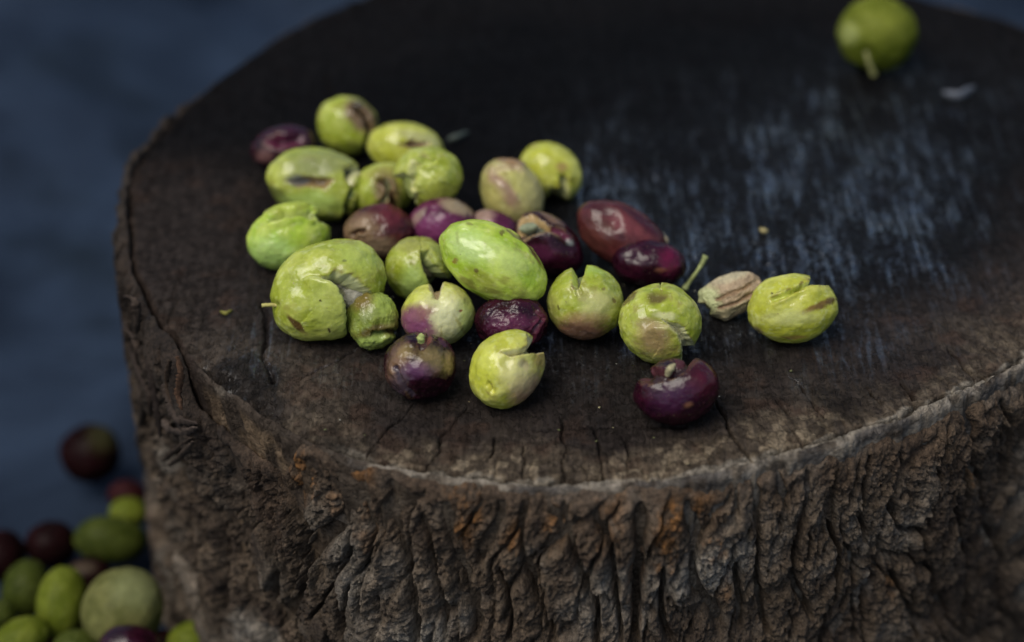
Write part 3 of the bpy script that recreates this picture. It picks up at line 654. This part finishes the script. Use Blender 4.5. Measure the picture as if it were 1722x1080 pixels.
O(922, 411, 66, 46, -38, 'p', N=60, label='dark purple olive gaping open at its left end', feats=[('hole', [(872, 366), (892, 360), (916, 372), (930, 386), (912, 388), (890, 396), (868, 398)], 6, 17, C3(.34, .24, .11), C3(.10, .11, .07)), ('crack', [(924, 384), (944, 392), (960, 408)], 4, 6, 3, C3(.10, .02, .04)), ('step', [(946, 400), (918, 388), (900, 394), (876, 408)], 3, 4, 12, C3(.35, .24, .12)), ('spot', 925, 365, 25, 6, -35, C3(.20, .12, .07), .7, .5), ('spot', 905, 425, 28, 14, 0, C3(.09, .018, .05), .7, .5), ('spot', 956, 408, 6, 5, 0, C3(.3, .34, .3), .6, .5)], parts=[('stone', 889, 384, 15, 9, 10, 32, (.22, .25, .15))])
O(1046, 397, 84, 50, -32, 'pr', N=60, label='long reddish brown olive with a dented top, behind the glossy dark one', feats=[('dent', 1028, 372, 16, 10), ('spot', 1022, 377, 14, 10, -30, C3(.07, .03, .022), .9, .5), ('spot', 1000, 400, 26, 30, 0, C3(.10, .035, .025), .6, .6), ('spot', 1050, 375, 44, 14, -30, C3(.17, .045, .05), .7, .6), ('spot', 1010, 352, 30, 9, -10, C3(.04, .01, .012), .8, .5), ('spot', 1090, 380, 40, 8, -38, C3(.05, .01, .018), .8, .5), ('bulge', 1040, 355, 16, 3)])
O(1092, 444, 63, 40, -8, 'p', N=60, label='smooth glossy black purple olive beside the thin curved stem', feats=[('spot', 1125, 440, 16, 22, 0, C3(.14, .008, .04), .6, .6), ('dent', 1060, 428, 10, 4), ('spot', 1112, 455, 10, 4, 0, C3(.2, .08, .04), .6, .6), ('dent', 1088, 418, 9, 3)])
O(703, 452, 56, 54, 0, 'g', N=90, label='green olive with a three cornered opening, left of the big smooth one', feats=[('hole', [(707, 424), (718, 424), (728, 440), (752, 462), (762, 480), (750, 510), (728, 506), (722, 480), (712, 450)], 6, 28, C3(.36, .40, .16), C3(.16, .15, .09)), ('spot', 695, 478, 22, 30, 10, C3(.36, .50, .16), .6, .5), ('step', [(735, 500), (722, 478), (711, 448), (708, 424), (722, 424), (752, 460)], 3, 4, 14, C3(.4, .46, .14)), ('spot', 692, 412, 26, 14, 0, C3(.24, .24, .06), .7, .6)])
O(829, 441, 98, 60, -31, 'gb', lift=.0085, N=60, c=58, label='big smooth oval green olive lying on top of the pile', feats=[('spot', 812, 470, 30, 12, -30, C3(.22, .19, .04), .5, .6), ('spot', 800, 456, 5, 4, 0, BR, .8, .3), ('spot', 764, 440, 5, 5, 0, C3(.22, .12, .02), .8, .3), ('spot', 790, 412, 36, 26, -20, C3(.46, .60, .22), .8, .7), ('spot', 850, 432, 40, 20, -30, C3(.48, .60, .18), .7, .7), ('crack', [(850, 386), (880, 406), (902, 432)], 3, 2.2, 1.5, C3(.22, .22, .05)), ('spot', 892, 422, 36, 3.5, -52, C3(.13, .09, .02), .8, .4), ('spot', 843, 392, 4, 3, 0, BR, .7, .3), ('spot', 790, 476, 16, 5, -35, BR, .6, .4), ('spot', 826, 489, 20, 4, -12, BR, .45, .5), ('spot', 790, 378, 5, 4, 0, BR, .5, .3), ('spot', 770, 400, 3, 14, 10, C3(.25, .3, .08), .6, .5), ('dent', 805, 392, 18, 3)])
O(860, 542, 62, 47, 0, 'p', N=60, wr=.6, label='wrinkled dark magenta olive tucked under the big smooth green one', feats=[('spot', 862, 545, 36, 16, 0, C3(.11, .02, .055), .7, .6), ('crack', [(898, 520), (912, 536), (896, 560), (888, 580)], 3, 4, 2, C3(.16, .06, .07)), ('spot', 905, 550, 12, 36, -20, C3(.10, .018, .035), .8, .5), ('dent', 850, 520, 20, 5)])
O(552, 486, 102, 81, 28, 'g', N=90, c=72, label='largest green olive, split wide with a curled flap and thin stem', feats=[('hole', [(540, 462), (566, 456), (592, 462), (618, 484), (655, 520), (660, 580), (622, 610), (588, 590), (583, 540), (580, 510), (568, 478)], 10, 34, C3(.42, .44, .22), C3(.16, .15, .11)), ('step', [(500, 470), (522, 466), (556, 470), (570, 482), (577, 500), (581, 530), (583, 580)], 4, -10, 34, C3(.50, .54, .2)), ('dent', 506, 480, 22, 6), ('spot', 502, 546, 24, 4, -42, C3(.09, .045, .015), .95, .4), ('spot', 560, 520, 44, 34, -30, C3(.46, .52, .12), .7, .6), ('spot', 545, 562, 60, 10, 0, C3(.42, .44, .09), .6, .5), ('spot', 580, 438, 3, 3, 0, DKB, .9, .3), ('spot', 538, 505, 2, 2, 0, DKB, .9, .3), ('spot', 556, 552, 2, 2, 0, DKB, .9, .3), ('spot', 600, 430, 34, 20, -20, C3(.40, .50, .12), .5, .6), ('dent', 462, 516, 9, 6)],
   parts=[('stem', [(468, 514, 20), (455, 513, 22), (440, 514, 24)], (.0006, .00045, .0005), (.42, .38, .12)), ('stone', 598, 500, 34, 24, -45, 14, (.27, .26, .20))])
O(627, 538, 50, 43, 95, 'gd', N=60, wr=.7, label='small shrivelled olive brown one tucked against the largest split olive', feats=[('crack', [(668, 556), (652, 560), (638, 566), (622, 562)], 5, 13, 3, C3(.10, .06, .02)), ('dent', 640, 552, 16, 7), ('spot', 612, 505, 22, 18, 30, C3(.16, .10, .03), .8, .6), ('spot', 648, 512, 20, 28, 20, C3(.30, .38, .07), .8, .5), ('spot', 622, 574, 36, 10, 10, C3(.30, .40, .09), .8, .5), ('spot', 630, 556, 34, 8, 15, C3(.08, .045, .012), .8, .5), ('spot', 616, 528, 16, 10, 40, C3(.30, .34, .14), .6, .6), ('dent', 600, 545, 12, 4)])
O(736, 528, 63, 55, 8, 'gy', N=60, label='cream and pink olive with a V notch in its top', feats=[('hole', [(722, 466), (750, 462), (742, 488), (738, 500), (728, 498), (722, 486)], 5, 17, C3(.50, .46, .25), C3(.24, .17, .08)), ('dent', 735, 500, 18, 8), ('spot', 745, 535, 40, 40, 0, C3(.62, .62, .36), .85, .6), ('spot', 696, 540, 26, 26, -30, C3(.18, .05, .11), .95, .4), ('spot', 712, 555, 26, 16, -30, C3(.20, .06, .13), .85, .5), ('spot', 712, 525, 18, 12, 20, C3(.22, .09, .08), .8, .7), ('spot', 690, 498, 16, 14, 0, C3(.48, .52, .1), .7, .5), ('spot', 785, 540, 14, 40, 0, C3(.36, .44, .10), .7, .5), ('spot', 774, 548, 2.5, 22, 30, C3(.32, .3, .09), .7, .5), ('spot', 742, 560, 2, 12, -10, C3(.34, .3, .1), .6, .4), ('spot', 774, 523, 3, 2, 0, C3(.2, .06, .02), .9, .3), ('spot', 772, 492, 26, 5, -50, C3(.30, .28, .08), .5, .5)])
O(985, 510, 65, 63, 0, 'g', N=60, label='round green olive with a rosy brown base and a notch on top', feats=[('hole', [(960, 440), (992, 436), (982, 460), (974, 482), (966, 484), (962, 466)], 5, 21, C3(.38, .44, .10), C3(.10, .1, .04)), ('crack', [(966, 478), (970, 486), (974, 500)], 3, 4, 2), ('spot', 975, 560, 52, 24, -5, C3(.19, .075, .06), .9, .5), ('spot', 985, 535, 40, 12, 0, C3(.34, .21, .11), .6, .6), ('spot', 1005, 510, 28, 20, 0, C3(.50, .48, .22), .6, .6), ('spot', 925, 520, 14, 30, 0, C3(.26, .24, .08), .5, .6), ('spot', 1000, 450, 24, 12, 0, C3(.36, .5, .06), .7, .5), ('spot', 1032, 505, 5, 3, -40, BR, .7, .4), ('spot', 1014, 486, 4, 3, 0, BR, .6, .4), ('spot', 940, 516, 2, 5, 0, DKB, .7, .4)])
O(1110, 544, 70, 67, 0, 'g', N=90, label='green olive split by a curved flap, a brown bruise near its top', feats=[('step', [(1084, 556), (1100, 546), (1124, 548), (1138, 560), (1145, 576), (1146, 612)], 3, -8, 26, C3(.52, .5, .26)), ('hole', [(1112, 536), (1142, 546), (1154, 552), (1168, 578), (1166, 600), (1150, 606), (1147, 578), (1138, 558), (1122, 545)], 5, 12, C3(.46, .46, .24), C3(.40, .38, .2)), ('hole', [(1107, 470), (1114, 470), (1111, 487)], 2, 8, C3(.4, .44, .14), C3(.2, .2, .06)), ('spot', 1104, 500, 17, 10, 5, C3(.11, .085, .02), .95, .5), ('dent', 1104, 498, 12, 5), ('spot', 1058, 503, 20, 5, 45, C3(.12, .08, .03), .85, .4), ('spot', 1100, 572, 30, 26, -30, C3(.30, .18, .11), .75, .6), ('spot', 1090, 545, 20, 12, 0, C3(.30, .22, .1), .6, .6), ('spot', 1118, 530, 20, 7, -5, C3(.50, .50, .24), .8, .4), ('dent', 1070, 552, 12, 3)])
O(852, 620, 70, 59, 58, 'gy', N=60, label='yellow olive with a deep mouth like notch, front centre of the pile', feats=[('hole', [(842, 592), (870, 588), (888, 584), (888, 562), (925, 575), (922, 592), (885, 596), (862, 600)], 5, 24, C3(.52, .50, .28), C3(.22, .2, .1)), ('spot', 882, 613, 9, 9, 0, C3(.09, .05, .02), .95, .35), ('dent', 882, 613, 9, 4), ('hole', [(818, 640), (828, 648), (832, 658), (824, 660), (816, 650)], 5, 8, C3(.4, .4, .05), C3(.18, .18, .02)), ('spot', 888, 655, 34, 24, 40, C3(.28, .12, .10), .85, .6), ('spot', 870, 630, 30, 30, 0, C3(.58, .54, .26), .6, .6), ('spot', 810, 620, 26, 26, 0, C3(.52, .56, .06), .6, .6), ('spot', 910, 605, 12, 14, 0, C3(.36, .24, .1), .7, .5), ('dent', 850, 605, 12, 3)])
O(706, 615, 61, 57, -10, 'p', N=60, wr=.45, label='purple olive mottled with yellow, a green scrap in its notch', feats=[('hole', [(700, 560), (718, 560), (722, 552), (728, 570), (712, 590), (704, 586)], 5, 14, C3(.13, .05, .04), C3(.08, .04, .03)), ('spot', 670, 612, 16, 34, -10, C3(.27, .17, .09), .55, .6), ('spot', 728, 605, 28, 20, -20, C3(.28, .22, .08), .55, .6), ('spot', 684, 590, 14, 10, 20, C3(.28, .22, .06), .4, .6), ('spot', 700, 622, 28, 12, 0, C3(.13, .05, .12), .6, .6), ('spot', 755, 610, 8, 18, 0, C3(.28, .2, .07), .7, .5), ('crack', [(662, 612), (672, 630), (684, 655), (700, 668)], 4, 5, 3, C3(.05, .035, .045)), ('spot', 672, 645, 14, 26, -20, C3(.06, .04, .05), .8, .5), ('dent', 705, 585, 14, 5), ('crack', [(735, 570), (752, 582)], 3, 3, 2, C3(.05, .02, .03))],
   parts=[('stem', [(708, 576, 46), (708, 568, 52), (712, 563, 52)], (.0007, .0009, .0006), (.38, .44, .14))])
O(1138, 658, 72, 57, 12, 'p', N=60, label='glossy purple olive with a torn hollow, nearest the front rim', feats=[('hole', [(1074, 622), (1096, 618), (1124, 622), (1132, 602), (1165, 596), (1172, 612), (1150, 626), (1120, 640), (1090, 646), (1074, 640)], 7, 19, C3(.055, .018, .022), C3(.03, .015, .014)), ('bulge', 1175, 630, 26, 5), ('spot', 1180, 640, 24, 26, 0, C3(.07, .008, .016), .6, .6), ('spot', 1130, 670, 36, 20, 20, C3(.055, .012, .045), .6, .6), ('spot', 1158, 682, 8, 5, 20, C3(.22, .10, .05), .6, .5), ('bulge', 1090, 648, 20, 3)],
   parts=[('stem', [(1122, 632, 44), (1128, 620, 50), (1136, 612, 50)], (.0006, .0010, .0002), (.30, .27, .15))])
O(1332, 519, 76, 58, 4, 'gy', N=60, label='yellow green olive with a brown streak, alone right of the bare stone', feats=[('hole', [(1366, 452), (1400, 462), (1392, 480), (1352, 482), (1322, 496), (1340, 482), (1360, 474)], 4, 15, C3(.42, .46, .14), C3(.22, .24, .06)), ('crack', [(1358, 480), (1336, 488), (1312, 502), (1296, 508)], 4, 5, 3, C3(.38, .42, .06)), ('spot', 1375, 515, 28, 6, 22, C3(.15, .075, .018), .9, .5), ('spot', 1396, 506, 9, 7, 0, C3(.09, .05, .015), .8, .5), ('spot', 1325, 535, 46, 12, 0, C3(.54, .56, .22), .6, .6), ('spot', 1300, 493, 2, 2, 0, DKB, .9, .3), ('spot', 1277, 558, 14, 4, -45, C3(.22, .12, .1), .6, .5), ('spot', 1335, 568, 20, 3, 0, C3(.30, .15, .06), .6, .5), ('bulge', 1365, 487, 16, 4), ('dent', 1345, 508, 20, 4)])
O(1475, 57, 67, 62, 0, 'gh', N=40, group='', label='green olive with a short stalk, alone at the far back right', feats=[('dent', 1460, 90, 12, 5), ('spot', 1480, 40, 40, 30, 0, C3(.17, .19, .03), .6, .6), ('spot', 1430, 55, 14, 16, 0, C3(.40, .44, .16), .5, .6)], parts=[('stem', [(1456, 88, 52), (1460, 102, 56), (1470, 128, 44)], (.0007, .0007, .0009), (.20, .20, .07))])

# bare stone
def pit():
    px, py, a, b = 1230, 496, 55, 35
    O(px, py, a, b, 22, 'tn', N=60, mat=M_PIT, name='olive_stone', cat='olive stone', group='', wr=1.0, label='bare tan olive stone with shreds of flesh, beside the streaked yellow green olive',
      feats=[('spot', px, py, 90, 80, 0, C3(.34, .25, .15), 1, .1), ('spot', 1192, 505, 20, 26, 20, C3(.42, .46, .22), .9, .5), ('spot', 1228, 522, 40, 9, 20, C3(.40, .36, .2), .7, .5), ('spot', 1230, 465, 34, 9, 20, C3(.46, .42, .26), .7, .5),
             ('crack', [(1200, 505), (1235, 492), (1270, 474)], 3, 2, 1, C3(.22, .14, .07)), ('crack', [(1206, 518), (1240, 508), (1272, 490)], 3, 2, 1, C3(.24, .15, .08)), ('hole', [(1170, 508), (1186, 510), (1196, 524), (1190, 540), (1170, 540)], 4, 9, C3(.36, .4, .16), C3(.1, .1, .04)), ('bulge', 1222, 530, 9, 7), ('bulge', 1184, 490, 10, 4)])
pit()
# loose bits
def bit(pts, w, col, label, cat, name, th_=1., z=.0008, seed=0):
    P = [at(x, y, z+dz) for x, y, dz in pts]; c = np.mean(P, 0)
    o = ribbon(name, [p-c for p in P], w, M_DEBRIS, None, col, th_, 14, seed); o.location = c; tag(o, label, cat)
    return o
bit([(1150, 487, 0), (1158, 476, .001), (1170, 460, .004), (1180, 445, .006), (1187, 430, .008)], (.0009, .0005, .0005, .0006, .0008), (.30, .34, .13), 'thin curved green stem leaning beside the glossy dark olive', 'stem', 'loose_stem', 1, .0007, 3)
bit([(1278, 386, 0), (1284, 388, .0004), (1291, 389, 0)], .0007, (.42, .36, .16), 'tiny tan crumb alone on the dark wood above the bare stone', 'crumb', 'crumb', .7, .0006, 4)
bit([(1064, 366, 0), (1072, 368, .001), (1080, 374, 0)], .0007, (.34, .30, .12), 'yellowish crumb behind the long reddish olive, upper of two', 'crumb', 'crumb', .7, .0006, 5)
bit([(1112, 394, 0), (1117, 402, .001), (1122, 410, 0)], .0008, (.40, .34, .2), 'pale crumb at the right end of the long reddish olive', 'crumb', 'crumb', .7, .0006, 6)
bit([(752, 236, 0), (768, 230, .001), (788, 222, 0)], .0008, (.08, .10, .085), 'grey green shred on the wood right of the back olives', 'shred', 'shred', .5, .0006, 7)
bit([(1585, 156, 0), (1612, 160, .001), (1640, 146, 0)], .0013, (.10, .11, .13), 'pale curved chip on the wet wood below the lone far olive', 'chip', 'wood_chip', .5, .0008, 8)
bit([(370, 524, 0), (380, 527, .0006), (391, 522, 0)], .0006, (.20, .19, .04), 'tiny yellow flake on the wood left of the thin stem', 'flake', 'flake', .5, .0005, 9)
bit([(1057, 506, .010), (1060, 500, .011), (1064, 502, .010)], .0004, (.6, .6, .5), 'white speck stuck between two green olives', 'speck', 'speck', .9, .0006, 10)

# tiny specks of pulp and grit around the pile: nobody could count them
sv, sf = [], []
for i in range(48):
    px = rng.normal(930, 300); py = rng.normal(560, 120)
    if not (300 < px < 1700 and 200 < py < 790): continue
    p = at(px, py, .0004); r_s = abs(rng.normal(.00010, .00010))+.00007
    o_ = rng.normal(0, 1, (6, 3))*.25; b_v = np.array([[1, 0, 0], [0, 1, 0], [-1, 0, 0], [0, -1, 0], [0, 0, .7], [0, 0, -.7]])+o_
    k0 = len(sv); sv += list(p+b_v*r_s*np.array([1+rng.random()*1.5, 1, 1])); sf += [(k0+a_, k0+b2, k0+4) for a_, b2 in ((0, 1), (1, 2), (2, 3), (3, 0))]+[(k0+b2, k0+a_, k0+5) for a_, b2 in ((0, 1), (1, 2), (2, 3), (3, 0))]
sc_ = np.repeat(np.array([[.30, .27, .14], [.20, .16, .09], [.36, .36, .3], [.12, .13, .05]])[rng.integers(0, 4, len(sv)//6)], 6, 0)
tag(mesh_obj('pulp_specks', sv, sf, M_DEBRIS, None, sc_), 'tiny pale specks of olive pulp and grit scattered on the stump top', 'specks', kind='stuff')

# ------------------------------------------------------------------ ground, tarp
def sheet(name, x0, x1, y0, y1, nx, ny, f, mat):
    gx = np.linspace(x0, x1, nx); gy = np.linspace(y0, y1, ny); A, B = np.meshgrid(gx, gy, indexing='ij'); x, y = A.ravel(), B.ravel()
    V = np.c_[x, y, f(x, y)]; I = np.arange(nx*ny).reshape(nx, ny)
    return mesh_obj(name, V, np.stack([I[:-1, :-1], I[1:, :-1], I[1:, 1:], I[:-1, 1:]], -1).reshape(-1, 4), mat)
tag(sheet('ground', -6, 6, -6, 6, 40, 40, lambda x, y: GZ-.08+.004*fbm(x*3, y*3, 0*x, 5, 3), M_SOIL), kind='structure')
def tarpz(x, y):
    u = (x*.8+y*.6)
    z = .030*ridged(u*5, (y-x)*2.2, 0*x, 401, 2)+.020*fbm(x*4, y*4, 0*x, 402, 3)+.009*ridged(x*14, y*14, 0*x, 403, 2)
    r = np.hypot(x-CX, y-CY); return GZ-.003+(z-.016)*sstep(.19, .34, r)-.002
tp = sheet('tarpaulin', -1.6, 1.6, -1.0, 2.4, 330, 340, tarpz, M_TARP)
tag(tp, 'creased dark blue tarpaulin spread on the ground around the stump', 'tarpaulin')

# ------------------------------------------------------------------ olives on the tarp
def T_(px, py, a, b, rot, pal, label, lift=0., feats=(), N=28, **k):
    O(px, py, a, b, rot, pal, z0=GZ, lift=lift, label=label, group='olives heaped on the tarp', N=N, feats=feats, **k)
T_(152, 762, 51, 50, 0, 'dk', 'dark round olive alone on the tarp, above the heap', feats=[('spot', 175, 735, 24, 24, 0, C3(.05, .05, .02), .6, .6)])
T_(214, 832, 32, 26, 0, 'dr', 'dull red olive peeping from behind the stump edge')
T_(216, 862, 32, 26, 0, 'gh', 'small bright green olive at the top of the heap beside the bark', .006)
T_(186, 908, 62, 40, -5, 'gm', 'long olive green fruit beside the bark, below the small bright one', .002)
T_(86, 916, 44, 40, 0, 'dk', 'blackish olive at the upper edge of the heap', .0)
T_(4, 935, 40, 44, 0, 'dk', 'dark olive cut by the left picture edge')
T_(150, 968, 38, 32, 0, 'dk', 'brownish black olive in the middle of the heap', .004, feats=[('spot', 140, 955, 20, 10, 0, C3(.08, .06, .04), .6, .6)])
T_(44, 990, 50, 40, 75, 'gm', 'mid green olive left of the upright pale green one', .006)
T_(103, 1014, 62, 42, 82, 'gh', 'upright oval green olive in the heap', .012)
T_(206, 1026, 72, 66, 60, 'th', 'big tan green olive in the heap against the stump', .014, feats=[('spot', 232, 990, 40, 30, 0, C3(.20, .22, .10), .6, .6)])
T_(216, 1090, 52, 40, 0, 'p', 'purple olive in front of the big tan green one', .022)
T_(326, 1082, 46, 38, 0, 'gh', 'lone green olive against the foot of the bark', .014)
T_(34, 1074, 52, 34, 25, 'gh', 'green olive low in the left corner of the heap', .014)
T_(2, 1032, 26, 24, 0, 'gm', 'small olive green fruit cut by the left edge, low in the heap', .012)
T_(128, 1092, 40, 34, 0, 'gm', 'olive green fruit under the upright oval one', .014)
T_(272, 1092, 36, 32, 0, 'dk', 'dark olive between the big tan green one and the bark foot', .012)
# olives lying under the raised ones carry the heap
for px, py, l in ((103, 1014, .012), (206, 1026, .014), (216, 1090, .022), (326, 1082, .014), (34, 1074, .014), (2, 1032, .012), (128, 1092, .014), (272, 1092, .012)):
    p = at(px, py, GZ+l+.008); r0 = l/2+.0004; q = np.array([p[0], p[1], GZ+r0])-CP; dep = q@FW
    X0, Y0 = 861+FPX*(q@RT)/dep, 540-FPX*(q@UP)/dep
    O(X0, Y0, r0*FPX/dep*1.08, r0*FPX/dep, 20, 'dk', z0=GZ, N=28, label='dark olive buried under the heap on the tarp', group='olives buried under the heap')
